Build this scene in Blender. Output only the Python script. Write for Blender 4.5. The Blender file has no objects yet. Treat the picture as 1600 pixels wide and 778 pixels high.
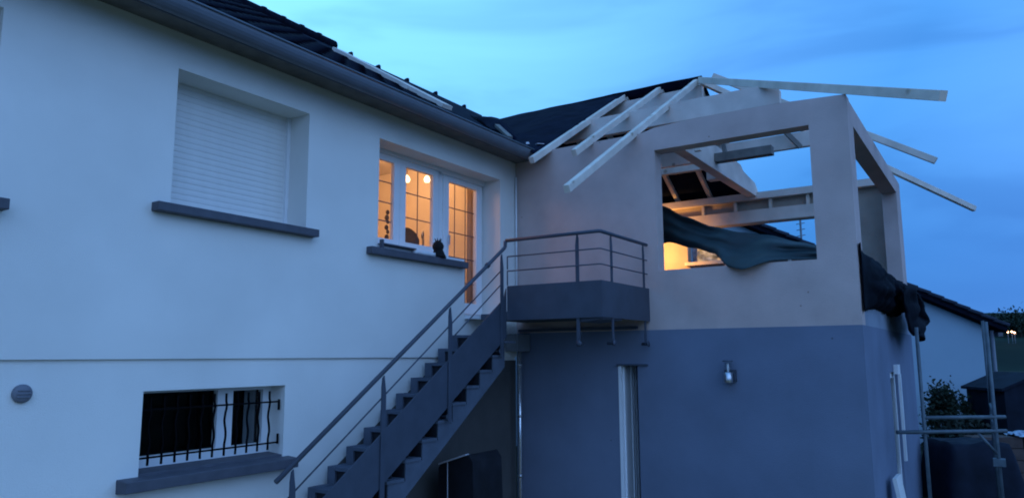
import bpy, bmesh, math, random
from mathutils import Vector, Matrix, noise
random.seed(7)
sc = bpy.context.scene
COL = sc.collection
rad = math.radians

# ------------------------------------------------------------------ camera
cam = bpy.data.cameras.new('camera'); camo = bpy.data.objects.new('camera', cam); COL.objects.link(camo)
YAW, PIT, ROL = rad(33.189), rad(8.252), rad(-0.2887)
Fh = Vector((math.cos(YAW), math.sin(YAW), 0)); Rh = Vector((math.sin(YAW), -math.cos(YAW), 0)); Uh = Vector((0, 0, 1))
F2 = Fh*math.cos(PIT) + Uh*math.sin(PIT); U2 = Uh*math.cos(PIT) - Fh*math.sin(PIT)
R2 = Rh*math.cos(ROL) + U2*math.sin(ROL); U3 = U2*math.cos(ROL) - Rh*math.sin(ROL)
M = Matrix((R2, U3, -F2)).transposed().to_4x4(); M.translation = Vector((0, 0, 2.15))
camo.matrix_world = M
cam.sensor_width = 36; cam.sensor_fit = 'HORIZONTAL'; cam.lens = 36*1156.1/1600
cam.clip_start = 0.05; cam.clip_end = 3000
sc.camera = camo

# ------------------------------------------------------------------ world, light, exposure
sc.view_settings.view_transform = 'Standard'; sc.view_settings.look = 'None'
sc.view_settings.exposure = 0.58; sc.view_settings.gamma = 1.0
sc.render.engine = 'CYCLES'
sc.cycles.filter_width = 1.9
sc.cycles.max_bounces = 8; sc.cycles.transparent_max_bounces = 16
SUN_EL, SUN_AZ = 2.0, 60.0
w = bpy.data.worlds.new('World'); sc.world = w; w.use_nodes = True
nt = w.node_tree; nt.nodes.clear()
def N(tree, t, **k):
    n = tree.nodes.new(t)
    for a, v in k.items(): setattr(n, a, v)
    return n
def ramp(tree, stops, fac=None, interp='LINEAR'):
    r = N(tree, 'ShaderNodeValToRGB'); r.color_ramp.interpolation = interp
    els = r.color_ramp.elements
    while len(els) < len(stops): els.new(0.5)
    for e, (p, c) in zip(els, stops):
        e.position = p; e.color = (*c, 1) if len(c) == 3 else c
    if fac is not None: tree.links.new(fac, r.inputs['Fac'])
    return r
L = nt.links.new
wout = N(nt, 'ShaderNodeOutputWorld'); bg = N(nt, 'ShaderNodeBackground'); L(bg.outputs[0], wout.inputs[0])
sky = N(nt, 'ShaderNodeTexSky', sky_type='NISHITA'); sky.sun_disc = False
sky.sun_elevation = rad(SUN_EL); sky.sun_rotation = rad(90-SUN_AZ); sky.ozone_density = 6; sky.dust_density = 0.3
tc = N(nt, 'ShaderNodeTexCoord')
# twilight: the sky goes from bright cyan over the house (where the sun went down) to deep blue away from it
glow = Vector((math.cos(rad(62))*math.cos(rad(38)), math.sin(rad(62))*math.cos(rad(38)), math.sin(rad(38))))
dot = N(nt, 'ShaderNodeVectorMath', operation='DOT_PRODUCT'); dot.inputs[1].default_value = glow
L(tc.outputs['Generated'], dot.inputs[0])
mp = N(nt, 'ShaderNodeMapRange'); mp.inputs[1].default_value = -1; mp.inputs[2].default_value = 1
L(dot.outputs['Value'], mp.inputs[0])
grad = ramp(nt, [(0.0, (.50, .73, 1.22)), (0.30, (.33, .65, 1.32)), (0.60, (.17, .42, .97)), (0.80, (.064, .26, .66)), (0.88, (.10, .33, .76)), (0.94, (.17, .50, .94)), (1.0, (.23, .67, .98))], mp.outputs[0])
# low cloud streaks
map_ = N(nt, 'ShaderNodeMapping'); map_.inputs['Scale'].default_value = (1.3, 1.3, 5.5)
L(tc.outputs['Generated'], map_.inputs[0])
nz = N(nt, 'ShaderNodeTexNoise'); nz.inputs['Scale'].default_value = 1.7; nz.inputs['Detail'].default_value = 4.5; nz.inputs['Roughness'].default_value = .5
nz.inputs['Distortion'].default_value = .4
L(map_.outputs[0], nz.inputs['Vector'])
cl = ramp(nt, [(.34, (.78, .81, .86)), (.5, (1, 1, 1)), (.68, (1.10, 1.08, 1.05))], nz.outputs[0], 'EASE')
mul = N(nt, 'ShaderNodeMix', data_type='RGBA', blend_type='MULTIPLY'); mul.inputs['Factor'].default_value = 1
L(grad.outputs[0], mul.inputs[6]); L(cl.outputs[0], mul.inputs[7])
# horizon darkening
sep = N(nt, 'ShaderNodeSeparateXYZ'); L(tc.outputs['Generated'], sep.inputs[0])
hz = ramp(nt, [(0.0, (.28, .38, .52)), (0.07, (.36, .47, .59)), (0.13, (.47, .58, .68)), (.20, (.72, .79, .84)), (.34, (1, 1, 1))], sep.outputs['Z'])
mul2 = N(nt, 'ShaderNodeMix', data_type='RGBA', blend_type='MULTIPLY'); mul2.inputs['Factor'].default_value = 1
L(mul.outputs[2], mul2.inputs[6]); L(hz.outputs[0], mul2.inputs[7])
sk = N(nt, 'ShaderNodeMix', data_type='RGBA', blend_type='ADD'); sk.inputs['Factor'].default_value = .02
L(mul2.outputs[2], sk.inputs[6]); L(sky.outputs[0], sk.inputs[7])
L(sk.outputs[2], bg.inputs['Color']); bg.inputs['Strength'].default_value = 1.0
sun = bpy.data.lights.new('dusk_light', 'SUN'); sun.energy = 0.05; sun.angle = rad(60); sun.color = (.75, .88, 1)
suno = bpy.data.objects.new('dusk_light', sun); COL.objects.link(suno)
suno.rotation_euler = (rad(60), 0, rad(-30))

# ------------------------------------------------------------------ materials
def mat(name, col, rough=.7, var=.12, scale=8, bump=.0, bscale=60, metal=0, spec=.3, col2=None, stretch=None, detail=4, knots=0, kw=.1):
    m = bpy.data.materials.new(name); m.use_nodes = True; t = m.node_tree
    b = t.nodes['Principled BSDF']; b.inputs['Roughness'].default_value = rough; b.inputs['Metallic'].default_value = metal
    b.inputs['Specular IOR Level'].default_value = spec
    c = N(t, 'ShaderNodeTexCoord'); src = c.outputs['Object']
    if stretch:
        mm = N(t, 'ShaderNodeMapping'); mm.inputs['Scale'].default_value = stretch; t.links.new(src, mm.inputs[0]); src = mm.outputs[0]
    n = N(t, 'ShaderNodeTexNoise'); n.inputs['Scale'].default_value = scale; n.inputs['Detail'].default_value = detail
    t.links.new(src, n.inputs['Vector'])
    a = tuple(x*(1-var) for x in col); d = col2 or tuple(min(1, x*(1+var)) for x in col)
    r = ramp(t, [(.3, a), (.7, d)], n.outputs[0]); t.links.new(r.outputs[0], b.inputs['Base Color'])
    if knots:
        vo = N(t, 'ShaderNodeTexVoronoi'); vo.inputs['Scale'].default_value = knots
        t.links.new(c.outputs['Object'], vo.inputs['Vector'])
        kr = ramp(t, [(.0, (.35, .30, .26)), (kw, (.6, .55, .5)), (kw*1.8, (1, 1, 1))], vo.outputs['Distance'])
        mk = N(t, 'ShaderNodeMix', data_type='RGBA', blend_type='MULTIPLY'); mk.inputs['Factor'].default_value = 1
        t.links.new(r.outputs[0], mk.inputs[6]); t.links.new(kr.outputs[0], mk.inputs[7]); t.links.new(mk.outputs[2], b.inputs['Base Color'])
    if bump:
        n2 = N(t, 'ShaderNodeTexNoise'); n2.inputs['Scale'].default_value = bscale; n2.inputs['Detail'].default_value = 3
        t.links.new(src, n2.inputs['Vector'])
        bp = N(t, 'ShaderNodeBump'); bp.inputs['Strength'].default_value = bump; bp.inputs['Distance'].default_value = .02
        t.links.new(n2.outputs[0], bp.inputs['Height']); t.links.new(bp.outputs[0], b.inputs['Normal'])
    return m
def emit(name, col, s):
    m = bpy.data.materials.new(name); m.use_nodes = True; b = m.node_tree.nodes['Principled BSDF']
    b.inputs['Base Color'].default_value = (*col, 1); b.inputs['Emission Color'].default_value = (*col, 1); b.inputs['Emission Strength'].default_value = s
    return m
def glassmat(name, tint=(.93, .95, .95)):
    m = bpy.data.materials.new(name); m.use_nodes = True; t = m.node_tree; t.nodes.clear()
    o = N(t, 'ShaderNodeOutputMaterial'); mx = N(t, 'ShaderNodeMixShader'); tr = N(t, 'ShaderNodeBsdfTransparent'); gl = N(t, 'ShaderNodeBsdfGlossy')
    fr = N(t, 'ShaderNodeFresnel'); fr.inputs[0].default_value = 1.4
    tr.inputs[0].default_value = (*tint, 1); gl.inputs['Roughness'].default_value = .03
    ge = N(t, 'ShaderNodeNewGeometry'); om = N(t, 'ShaderNodeMath', operation='SUBTRACT'); om.inputs[0].default_value = 1; t.links.new(ge.outputs['Backfacing'], om.inputs[1])
    ml = N(t, 'ShaderNodeMath', operation='MULTIPLY'); t.links.new(fr.outputs[0], ml.inputs[0]); t.links.new(om.outputs[0], ml.inputs[1])
    t.links.new(ml.outputs[0], mx.inputs[0]); t.links.new(tr.outputs[0], mx.inputs[1]); t.links.new(gl.outputs[0], mx.inputs[2]); t.links.new(mx.outputs[0], o.inputs[0])
    return m
m_white = mat('white_render', (.72, .71, .67), .9, .06, 1.1, .25, 160, spec=.15, detail=8)
m_peach = mat('peach_render', (.51, .40, .37), .92, .11, 2.2, .3, 150, spec=.12, detail=8, knots=3.4, kw=.022)
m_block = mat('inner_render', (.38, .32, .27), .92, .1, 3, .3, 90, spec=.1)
m_grey = mat('grey_render', (.152, .185, .255), .9, .10, 1.5, .3, 150, spec=.15, detail=8, knots=2.1, kw=.016)
m_bounce = mat('warm_gravel_bounce', (.42, .29, .14), .95, .3, 14, .6, 30, spec=.05)
m_raw = mat('raw_grey_render', (.24, .28, .34), .92, .14, 2.2, .3, 120, spec=.1)
m_ntile = mat('slate_tile', (.028, .036, .055), .8, .25, 6, .15, 40, spec=.15)
m_dgrey = mat('dark_grey_wall', (.085, .085, .085), .9, .1, 3, .2, 120, spec=.1)
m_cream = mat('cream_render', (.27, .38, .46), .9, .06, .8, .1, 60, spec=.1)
m_sill = mat('slate_grey_sill', (.075, .08, .10), .6, .12, 10, .1, 90)
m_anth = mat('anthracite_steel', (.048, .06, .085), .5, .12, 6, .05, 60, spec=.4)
m_conc = mat('painted_concrete', (.085, .105, .14), .85, .15, 5, .25, 60, spec=.15)
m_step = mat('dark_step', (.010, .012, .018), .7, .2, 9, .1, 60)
m_zinc = mat('grey_gutter', (.10, .115, .14), .42, .1, 5, .03, 40, spec=.5)
m_vent = mat('grey_plastic', (.15, .16, .19), .6, .06, 8)
m_hop = mat('grey_zinc_box', (.20, .22, .25), .6, .1, 6, .05, 50)
m_pipe = mat('bright_zinc', (.75, .77, .80), .22, .08, 14, metal=.75)
m_galv = mat('galvanised', (.55, .57, .6), .3, .15, 14, .05, 60, metal=.9)
m_pvc = mat('white_pvc', (.74, .75, .76), .4, .03, 5, spec=.45)
m_shut = mat('white_shutter', (.70, .69, .66), .5, .03, 6, spec=.3)
m_tile = mat('dark_roof_tile', (.007, .009, .017), .95, .3, 9, .3, 70, spec=.03)
m_memb = mat('black_membrane', (.007, .010, .022), .95, .3, 5, .2, 12, spec=.03)
m_wood = mat('fresh_pine', (.62, .55, .48), .8, .14, 4, .1, 40, spec=.15, knots=3.2, kw=.09)
m_wood2 = mat('pale_laminated_beam', (.62, .53, .47), .85, .14, 3, .1, 40, spec=.15, knots=2.4, kw=.06)
m_woodd = mat('weathered_beam', (.16, .15, .14), .85, .2, 6, .15, 40, spec=.15)
m_tarp = mat('green_tarpaulin', (.009, .026, .032), .6, .25, 5, .15, 14, spec=.45)
m_tarpk = mat('black_tarpaulin', (.0035, .005, .009), .75, .4, 6, .3, 14, spec=.04)
m_iron = mat('black_iron', (.004, .004, .005), .8, .2, 12, spec=.03)
m_dark = mat('dark_interior', (.02, .02, .022), .9, .2, 4)
m_blind = mat('grey_blind', (.11, .115, .12), .8, .1, 6)
m_room = mat('warm_room_wall', (.78, .72, .62), .85, .05, 3)
m_furn = mat('dark_furniture', (.10, .085, .075), .7, .2, 6)
m_curt = mat('pale_curtain', (.55, .42, .32), .9, .06, 5)
m_glass = glassmat('window_glass')
m_film = mat('clear_wrinkled_film', (.16, .22, .32), .4, .6, 9, .8, 12, spec=.3, col2=(.45, .56, .72))
m_black = mat('black_fur', (.008, .008, .009), .9, .3, 30, .3, 80)
m_muz = mat('grey_muzzle', (.22, .16, .17), .8, .1, 20)
m_paper = mat('white_plastic', (.62, .63, .65), .6, .06, 9)
m_cover = mat('black_cover', (.008, .009, .013), .6, .3, 6, .25, 12, spec=.3)
m_trim = mat('pale_trim', (.42, .42, .46), .6, .1, 9)
m_ground = mat('garden_ground', (.03, .034, .024), .95, .4, 1.5, .6, 8, spec=.05)
m_hill = mat('hill_grass', (.010, .020, .014), .95, .4, .05, spec=.05)
m_leaf = mat('dark_leaf', (.018, .03, .018), .7, .35, 2.2, spec=.2)
m_leaf2 = mat('hedge_leaf', (.012, .018, .013), .7, .35, 2, spec=.2)
m_bark = mat('bark', (.06, .045, .035), .9, .3, 9)
m_brick = mat('brown_block', (.07, .05, .045), .85, .25, 7)
m_bulb = emit('lit_bulb', (1, .80, .52), 2.2)
m_far = emit('street_light', (1, .55, .30), 9)

# ------------------------------------------------------------------ mesh helpers
class MB:
    def __init__(s): s.v = []; s.f = []; s.sm = []
    def add(s, vs, fs, smooth=False):
        o = len(s.v); s.v += [tuple(v) for v in vs]; s.f += [tuple(i+o for i in f) for f in fs]; s.sm += [smooth]*len(fs); return s
    def box(s, x0, x1, y0, y1, z0, z1, ch=0):
        if ch: return s.beam(((x0+x1)/2, (y0+y1)/2, z0), ((x0+x1)/2, (y0+y1)/2, z1), x1-x0, y1-y0, up=(0, 1, 0), ch=ch)
        v = [(x0, y0, z0), (x1, y0, z0), (x1, y1, z0), (x0, y1, z0), (x0, y0, z1), (x1, y0, z1), (x1, y1, z1), (x0, y1, z1)]
        return s.add(v, [(0, 3, 2, 1), (4, 5, 6, 7), (0, 1, 5, 4), (1, 2, 6, 5), (2, 3, 7, 6), (3, 0, 4, 7)])
    def beam(s, p, q, wd, ht, up=(0, 0, 1), ch=0):
        """bar from p to q (centre line), wd across, ht along up; ch = chamfered edges"""
        p = Vector(p); q = Vector(q); d = (q-p).normalized(); up = Vector(up)
        a = d.cross(up).normalized(); b = a.cross(d).normalized()
        hw, hh = wd/2, ht/2
        if ch:
            pr = [(-hw+ch, -hh), (hw-ch, -hh), (hw, -hh+ch), (hw, hh-ch), (hw-ch, hh), (-hw+ch, hh), (-hw, hh-ch), (-hw, -hh+ch)]
        else: pr = [(-hw, -hh), (hw, -hh), (hw, hh), (-hw, hh)]
        n = len(pr)
        vs = [p+a*x+b*y for x, y in pr] + [q+a*x+b*y for x, y in pr]
        fs = [(i, (i+1) % n, n+(i+1) % n, n+i) for i in range(n)] + [tuple(range(n))[::-1], tuple(range(n, 2*n))]
        return s.add(vs, fs)
    def tube(s, pts, r, seg=10, cap=True):
        pts = [Vector(p) for p in pts]; rr = r if isinstance(r, (list, tuple)) else [r]*len(pts)
        ref = None; vs = []; n = len(pts)
        for i, p in enumerate(pts):
            d = (pts[min(i+1, n-1)]-pts[max(i-1, 0)]).normalized()
            if ref is None: ref = Vector((0, 0, 1)) if abs(d.z) < .9 else Vector((1, 0, 0))
            a = d.cross(ref).normalized(); b = a.cross(d); ref = b
            for k in range(seg):
                t = 2*math.pi*k/seg; vs.append(p+(a*math.cos(t)+b*math.sin(t))*rr[i])
        fs = [(i*seg+k, i*seg+(k+1) % seg, (i+1)*seg+(k+1) % seg, (i+1)*seg+k) for i in range(n-1) for k in range(seg)]
        s.add(vs, fs, True)
        if cap:
            o = len(s.v)-len(vs)
            s.f += [tuple(o+k for k in range(seg))[::-1], tuple(o+(n-1)*seg+k for k in range(seg))]; s.sm += [False]*2
        return s
    def prism(s, poly, d):
        """polygon (3-D points) pushed along d"""
        d = Vector(d); n = len(poly); a = [Vector(p) for p in poly]; b = [p+d for p in a]
        return s.add(a+b, [tuple(range(n))[::-1], tuple(range(n, 2*n))] + [(i, (i+1) % n, n+(i+1) % n, n+i) for i in range(n)])
    def lathe(s, c, prof, seg=16, axis='z'):
        vs = []; c = Vector(c)
        for r, h in prof:
            for k in range(seg):
                t = 2*math.pi*k/seg; x, y = r*math.cos(t), r*math.sin(t)
                vs.append(c+(Vector((x, y, h)) if axis == 'z' else Vector((x, h, y)) if axis == 'y' else Vector((h, x, y))))
        n = len(prof)
        s.add(vs, [(i*seg+k, i*seg+(k+1) % seg, (i+1)*seg+(k+1) % seg, (i+1)*seg+k) for i in range(n-1) for k in range(seg)], True)
        return s
    def grid(s, fn, nu, nv, thick=0, smooth=True):
        P = [[Vector(fn(u/nu, v/nv)) for u in range(nu+1)] for v in range(nv+1)]
        vs = [p for row in P for p in row]; W = nu+1
        fs = [(v*W+u, v*W+u+1, (v+1)*W+u+1, (v+1)*W+u) for v in range(nv) for u in range(nu)]
        if thick:
            vs2 = []
            for v in range(nv+1):
                for u in range(nu+1):
                    du = P[v][min(u+1, nu)]-P[v][max(u-1, 0)]; dv = P[min(v+1, nv)][u]-P[max(v-1, 0)][u]
                    nn = du.cross(dv)
                    vs2.append(P[v][u]-(nn.normalized() if nn.length > 1e-9 else Vector((0, 0, 1)))*thick)
            k = len(vs); rim = [(0, u) for u in range(nu)]
            f2 = [tuple(i+k for i in f[::-1]) for f in fs]
            ed = [(u+1, u) for u in range(nu)] + [(nv*W+u, nv*W+u+1) for u in range(nu)] + [(v*W, (v+1)*W) for v in range(nv)] + [((v+1)*W+nu, v*W+nu) for v in range(nv)]
            fs = fs + f2 + [(a, b, b+k, a+k) for a, b in ed]; vs = vs + vs2
        return s.add(vs, fs, smooth)
    def wall(s, axis, a0, a1, us, zs, holes):
        """wall slab between planes a0 (outside) and a1 of axis 'x'/'y'; us/zs its extent; holes (u0,u1,z0,z1)"""
        U = sorted(set([us[0], us[1]] + [h[0] for h in holes] + [h[1] for h in holes])); U = [u for u in U if us[0] <= u <= us[1]]
        Z = sorted(set([zs[0], zs[1]] + [h[2] for h in holes] + [h[3] for h in holes])); Z = [z for z in Z if zs[0] <= z <= zs[1]]
        sol = lambda i, j: 0 <= i < len(U)-1 and 0 <= j < len(Z)-1 and not any(h[0] < (U[i]+U[i+1])/2 < h[1] and h[2] < (Z[j]+Z[j+1])/2 < h[3] for h in holes)
        P = lambda a, u, z: (a, u, z) if axis == 'x' else (u, a, z)
        for i in range(len(U)-1):
            for j in range(len(Z)-1):
                if not sol(i, j): continue
                u0, u1, z0, z1 = U[i], U[i+1], Z[j], Z[j+1]
                for a in (a0, a1): s.add([P(a, u0, z0), P(a, u1, z0), P(a, u1, z1), P(a, u0, z1)], [(0, 1, 2, 3)])
                if not sol(i-1, j): s.add([P(a0, u0, z0), P(a1, u0, z0), P(a1, u0, z1), P(a0, u0, z1)], [(0, 1, 2, 3)])
                if not sol(i+1, j): s.add([P(a0, u1, z0), P(a1, u1, z0), P(a1, u1, z1), P(a0, u1, z1)], [(0, 1, 2, 3)])
                if not sol(i, j-1): s.add([P(a0, u0, z0), P(a1, u0, z0), P(a1, u1, z0), P(a0, u1, z0)], [(0, 1, 2, 3)])
                if not sol(i, j+1): s.add([P(a0, u0, z1), P(a1, u0, z1), P(a1, u1, z1), P(a0, u1, z1)], [(0, 1, 2, 3)])
        return s
    def mesh(s, name, m, weld=True):
        me = bpy.data.meshes.new(name); me.from_pydata(s.v, [], s.f)
        me.polygons.foreach_set('use_smooth', s.sm)
        bm = bmesh.new(); bm.from_mesh(me)
        if weld: bmesh.ops.remove_doubles(bm, verts=bm.verts, dist=1e-5)
        bmesh.ops.recalc_face_normals(bm, faces=bm.faces); bm.to_mesh(me); bm.free()
        if m: me.materials.append(m)
        return me
    def build(s, name, m, parent=None, label=None, kind=None, weld=True, bevel=0):
        o = bpy.data.objects.new(name, s.mesh(name, m, weld)); COL.objects.link(o)
        if parent is not None:
            o.parent = parent; o.location = -WL[parent.name]; WL[o.name] = Vector((0, 0, 0))
        else: WL[o.name] = Vector((0, 0, 0))
        if label: o['label'] = label
        if kind: o['kind'] = kind
        if bevel:
            b = o.modifiers.new('bevel', 'BEVEL'); b.width = bevel; b.segments = 2; b.limit_method = 'ANGLE'
        return o
WL = {}
def thing(name, label, cat, loc=(0, 0, 0), group=None):
    o = bpy.data.objects.new(name, None); COL.objects.link(o); o.location = loc; o.empty_display_size = .3
    o['label'] = label; o['category'] = cat
    if group: o['group'] = group
    WL[o.name] = Vector(loc); return o
def tag(o, label, cat, group=None):
    o['label'] = label; o['category'] = cat
    if group: o['group'] = group
    return o
def piece(name, me, parent, loc, rot=None):
    """one of many alike pieces sharing mesh data; loc in world coordinates"""
    o = bpy.data.objects.new(name, me); COL.objects.link(o)
    o.parent = parent; o.location = Vector(loc)-WL[parent.name]
    if rot is not None: o.rotation_euler = rot
    return o

# ------------------------------------------------------------------ ground and hill
MB().grid(lambda u, v: (-400+900*u, -450+900*v, 0), 12, 12).build('ground', m_ground, kind='structure')
MB().grid(lambda u, v: (-9+17.4*u, -8+13.45*v, .004+.03*noise.noise(Vector((u*9, v*7, 0)))), 40, 30).build('bounce_ground', m_bounce, kind='structure')  # unseen ground patch, added to bounce warm light onto the walls
def hillz(u, v):
    lat = -60+300*u; dep = 90+180*v
    p = Fh*dep+Rh*lat
    z = 15*max(0, math.sin(math.pi*min(1, v*1.15)*.5))*(.35+.65*min(1, max(0, (lat)/140)))
    return (p.x, p.y, z + 1.2*noise.noise(Vector((lat*.03, dep*.03, 0))) - .5)
MB().grid(hillz, 40, 24).build('hill', m_hill, kind='structure')

# ------------------------------------------------------------------ the white house
H = thing('white_house', 'white rendered two storey house with dark tiled roof and lit window beside the steel stairs', 'house', (3.0, 7.5, 0))
YW = 5.5; YI = 5.9
upper = MB().wall('y', YW, YI, (-6, 8.51), (2.145, 5.06), [(1.0-.25, 2.09, 3.28, 4.52), (3.385, 4.785, 3.36, 4.52), (5.775, 7.33, 3.30, 4.52), (7.33, 8.12, 2.62, 4.52)])
upper.build('upper_wall', m_white, H)
lower = MB().wall('y', YW+.022, YI, (-6, 8.51), (-.1, 2.105), [(3.275, 4.63, 1.20, 1.90)])
lower.build('lower_wall', m_white, H)
MB().box(-6, 8.508, YW+.026, YI-.01, 2.105, 2.145).build('belt_groove', m_white, H)
MB().prism([(5.2, YW+.012, -.1), (8.505, YW+.012, -.1), (8.505, YW+.012, 2.10), (6.85, YW+.012, 2.10), (5.2, YW+.012, 1.05)], (0, .0095, 0)).build('dark_grey_panel', m_dgrey, H, label='dark grey lower wall under the stairs')  # dark grey panel over the lower wall, cut along the stair line
MB().box(-6, -5.6, YI+.01, 12, -.1, 5.0).build('side_wall', m_white, H)
MB().box(-6, 13.5, 13.6, 14, -.1, 5.0).build('rear_wall', m_white, H)
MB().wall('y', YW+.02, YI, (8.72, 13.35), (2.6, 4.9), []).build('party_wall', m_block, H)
# roof: slope z = 4.93 + .62 (y-5.2)
SL = .62; RY, RZ = 9.8, 4.93+SL*4.6
rz = lambda y: 4.93+SL*(y-5.2)
ang = math.atan(SL)
MB().prism([(-6.4, 5.14, rz(5.14)), (-6.4, RY, RZ), (-6.4, RY, RZ-.12), (-6.4, 5.14, rz(5.14)-.10)], (15.1, 0, 0)).build('roof_deck', m_memb, H)
q = MB(); q.add([(8.7, 5.25, rz(5.25)), (8.7, RY, RZ), (13.7, RY, RZ), (11.0, 7.75, rz(7.75)), (8.7, 5.25, rz(5.25)-.1), (8.7, RY, RZ-.1), (13.7, RY, RZ-.1), (11.0, 7.75, rz(7.75)-.1)],
      [(0, 1, 2, 3), (7, 6, 5, 4), (0, 3, 7, 4), (1, 0, 4, 5), (2, 1, 5, 6), (3, 2, 6, 7)])
q.build('roof_membrane', m_memb, H)
MB().prism([(-6.4, RY+.001, RZ), (-6.4, 14.4, rz(5.2)), (-6.4, 14.4, rz(5.2)-.1), (-6.4, RY+.001, RZ-.12)], (20, 0, 0)).build('rear_roof', m_tile, H)
# roof tiles, one by one
def tile_fn(u, v):
    x = .30*(u-.5)*1.08; y = .40*v
    return (x, y, .02*math.sin(u*2*math.pi*1.0-1.2)+.015 + .018*(1-v))
tile_me = MB().grid(tile_fn, 8, 2, thick=.014).mesh('roof_tile', m_tile, weld=False)
rows = 15
for j in range(rows):
    s = .06+j*.36; y = 5.10+s*math.cos(ang)
    for i in range(17):
        x = 2.45+i*.30
        if x > 6.7: continue
        piece('roof_tile', tile_me, H, (x, y, rz(y)+.02+random.uniform(-.003, .003)), (ang, random.uniform(-.008, .008), random.uniform(-.006, .006)))
rt = MB().lathe((0, 0, 0), [(.125, 0), (.135, .03), (.135, .06), (.118, .07), (.118, .42)], 14, 'x').mesh('ridge_tile', m_tile)
for i in range(19):
    x = 1.4+i*.40
    if x < 8.85: piece('ridge_tile', rt, H, (x, RY, RZ+.0+random.uniform(-.005, .005)), (0, random.uniform(-.01, .01), 0))
for x in (9.44, 10.19, 11.04, 11.97, 13.0):
    MB().prism([(x-.10, RY-.03, RZ-.03), (x+.06, RY-.03, RZ-.03), (x+.05, RY-.03, RZ+.05), (x+.01, RY-.03, RZ+.06)], (0, .06, 0)).build('ridge_clip', m_memb, H)
MB().beam((7.72, 8.3, rz(8.3)+.045), (7.40, 5.85, rz(5.85)+.075), .18, .055).build('loose_batten', m_wood, H, label='long pale batten left lying up the roof slope')
# eave: soffit and half-round gutter
MB().box(-6.4, 8.60, 5.22, YW+.05, 4.83, 4.866).build('soffit', m_woodd, H)
MB().box(-6.4, 8.60, 5.20, 5.219, 4.80, 4.985).build('fascia_board', m_sill, H)
g = MB(); prof = []
for k in range(13):
    t = math.pi*k/12; prof.append((5.12-.078*math.cos(t), 4.895-.125*math.sin(t)))
ins = [(5.12-.070*math.cos(math.pi*k/12), 4.895-.117*math.sin(math.pi*k/12)) for k in range(13)][::-1]
poly = prof+ins
g.prism([(-6.4, y, z) for y, z in poly], (14.83, 0, 0))
gut = g.build('gutter', m_zinc, H)
MB().tube([(-6.4, 5.038, 4.898), (8.43, 5.038, 4.898)], .011, 8).build('gutter_bead', m_zinc, gut)
MB().prism([(8.431, y, z) for y, z in prof], (.012, 0, 0)).build('gutter_end_cap', m_zinc, gut)
for x in (3.1, 3.9, 4.7, 5.5, 6.3, 7.1, 7.9):
    pass
# upper left window (edge only in frame) and its sill
def sill(x0, x1, z0, z1, parent=H, y0=5.40):
    return MB().box(x0, x1, y0, YW+.16, z0, z1).build('window_sill', m_sill, parent, bevel=.006)
def shutter_window(x0, x1, z0, z1, depth, nm='roller_shutter'):
    wn = MB().wall('y', YW+depth-.02, YW+depth+.05, (x0-.05, x1+.05), (z0-.05, z1+.05), [(x0+.0, x1-.035, z0+.03, z1-.0)]).build('window', m_pvc, H)
    h = .052; z = z0+.03; k = 0
    sl = MB().prism([(x0, -.001, 0), (x0, -.004, .006), (x0, -.0055, h*.5), (x0, -.004, h-.006), (x0, -.001, h-.001)], (x1-.035-x0, 0, 0)).mesh('shutter_slat', m_shut)
    while z < z1: piece('shutter_slat', sl, wn, (0, YW+depth+.012, z)); z += h
    MB().box(x0, x1-.03, YW+depth-.012, YW+depth+.012, z0+.0, z0+.045).build('bottom_bar', m_pvc, wn)
    return wn
shutter_window(3.385, 4.785, 3.36, 4.54, .29); sill(3.23, 4.875, 3.295, 3.368, y0=5.405)
shutter_window(.75, 2.09, 3.28, 4.54, .29); sill(.6, 2.2, 3.125, 3.20, y0=5.405)
# lit window: two leaves + glazed door
YF = 5.80
win = MB().wall('y', YF, YF+.06, (5.70, 7.175), (3.33, 4.545), [(5.775, 7.125, 3.42, 4.47)]).build('window', m_pvc, H, label='lit double window with warm room behind')
def leaf(x0, x1, z0, z1, parent, gx, gzs, sb=.07, zb=None, y=YF-.02):
    fr = MB().wall('y', y, y+.055, (x0, x1), (z0, z1), [(x0+sb, x1-sb, (z0+sb) if zb is None else zb, z1-sb)]).build('window_leaf', m_pvc, parent, bevel=.004)
    lo = (z0+sb) if zb is None else zb
    MB().box(x0+sb-.01, x1-sb+.01, y+.026, y+.032, lo-.01, z1-sb+.01).build('pane', m_glass, fr) if False else None
    return fr, lo
def pane_set(x0, x1, z0, z1, parent, gx, gzs, y=YF):
    MB().box(x0, x1, y+.006, y+.014, z0, z1).build('pane', m_glass, parent)
    g = MB()
    for x in gx: g.box(x-.006, x+.006, y+.016, y+.022, z0, z1)
    for z in gzs: g.box(x0, x1, y+.0225, y+.0285, z-.006, z+.006)
    g.build('glazing_bar', m_sill, parent)
Lf1 = MB().wall('y', YF-.02, YF+.035, (5.79, 6.425), (3.40, 4.50), [(5.87, 6.325, 3.49, 4.40)]).build('window_leaf', m_pvc, win, bevel=.004)
Lf2 = MB().wall('y', YF-.02, YF+.035, (6.428, 7.14), (3.40, 4.50), [(6.535, 7.045, 3.49, 4.40)]).build('window_leaf', m_pvc, win, bevel=.004)
pane_set(5.87, 6.325, 3.49, 4.40, win, [6.0], [3.70, 3.92, 4.16]); pane_set(6.535, 7.045, 3.49, 4.40, win, [6.79], [3.80, 4.10])
MB().box(5.70, 7.175, YF-.05, YF-.022, 4.475, 4.56).build('shutter_box', m_shut, win)
door = MB().wall('y', YF, YF+.06, (7.178, 8.14), (2.66, 4.56), [(7.30, 8.04, 2.74, 4.46)]).build('glazed_door', m_pvc, H, label='tall white glazed door lit from inside')
MB().wall('y', YF-.02, YF+.04, (7.25, 8.09), (2.70, 4.48), [(7.365, 7.965, 2.84, 4.385)]).build('door_leaf', m_pvc, door, bevel=.004)
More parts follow.
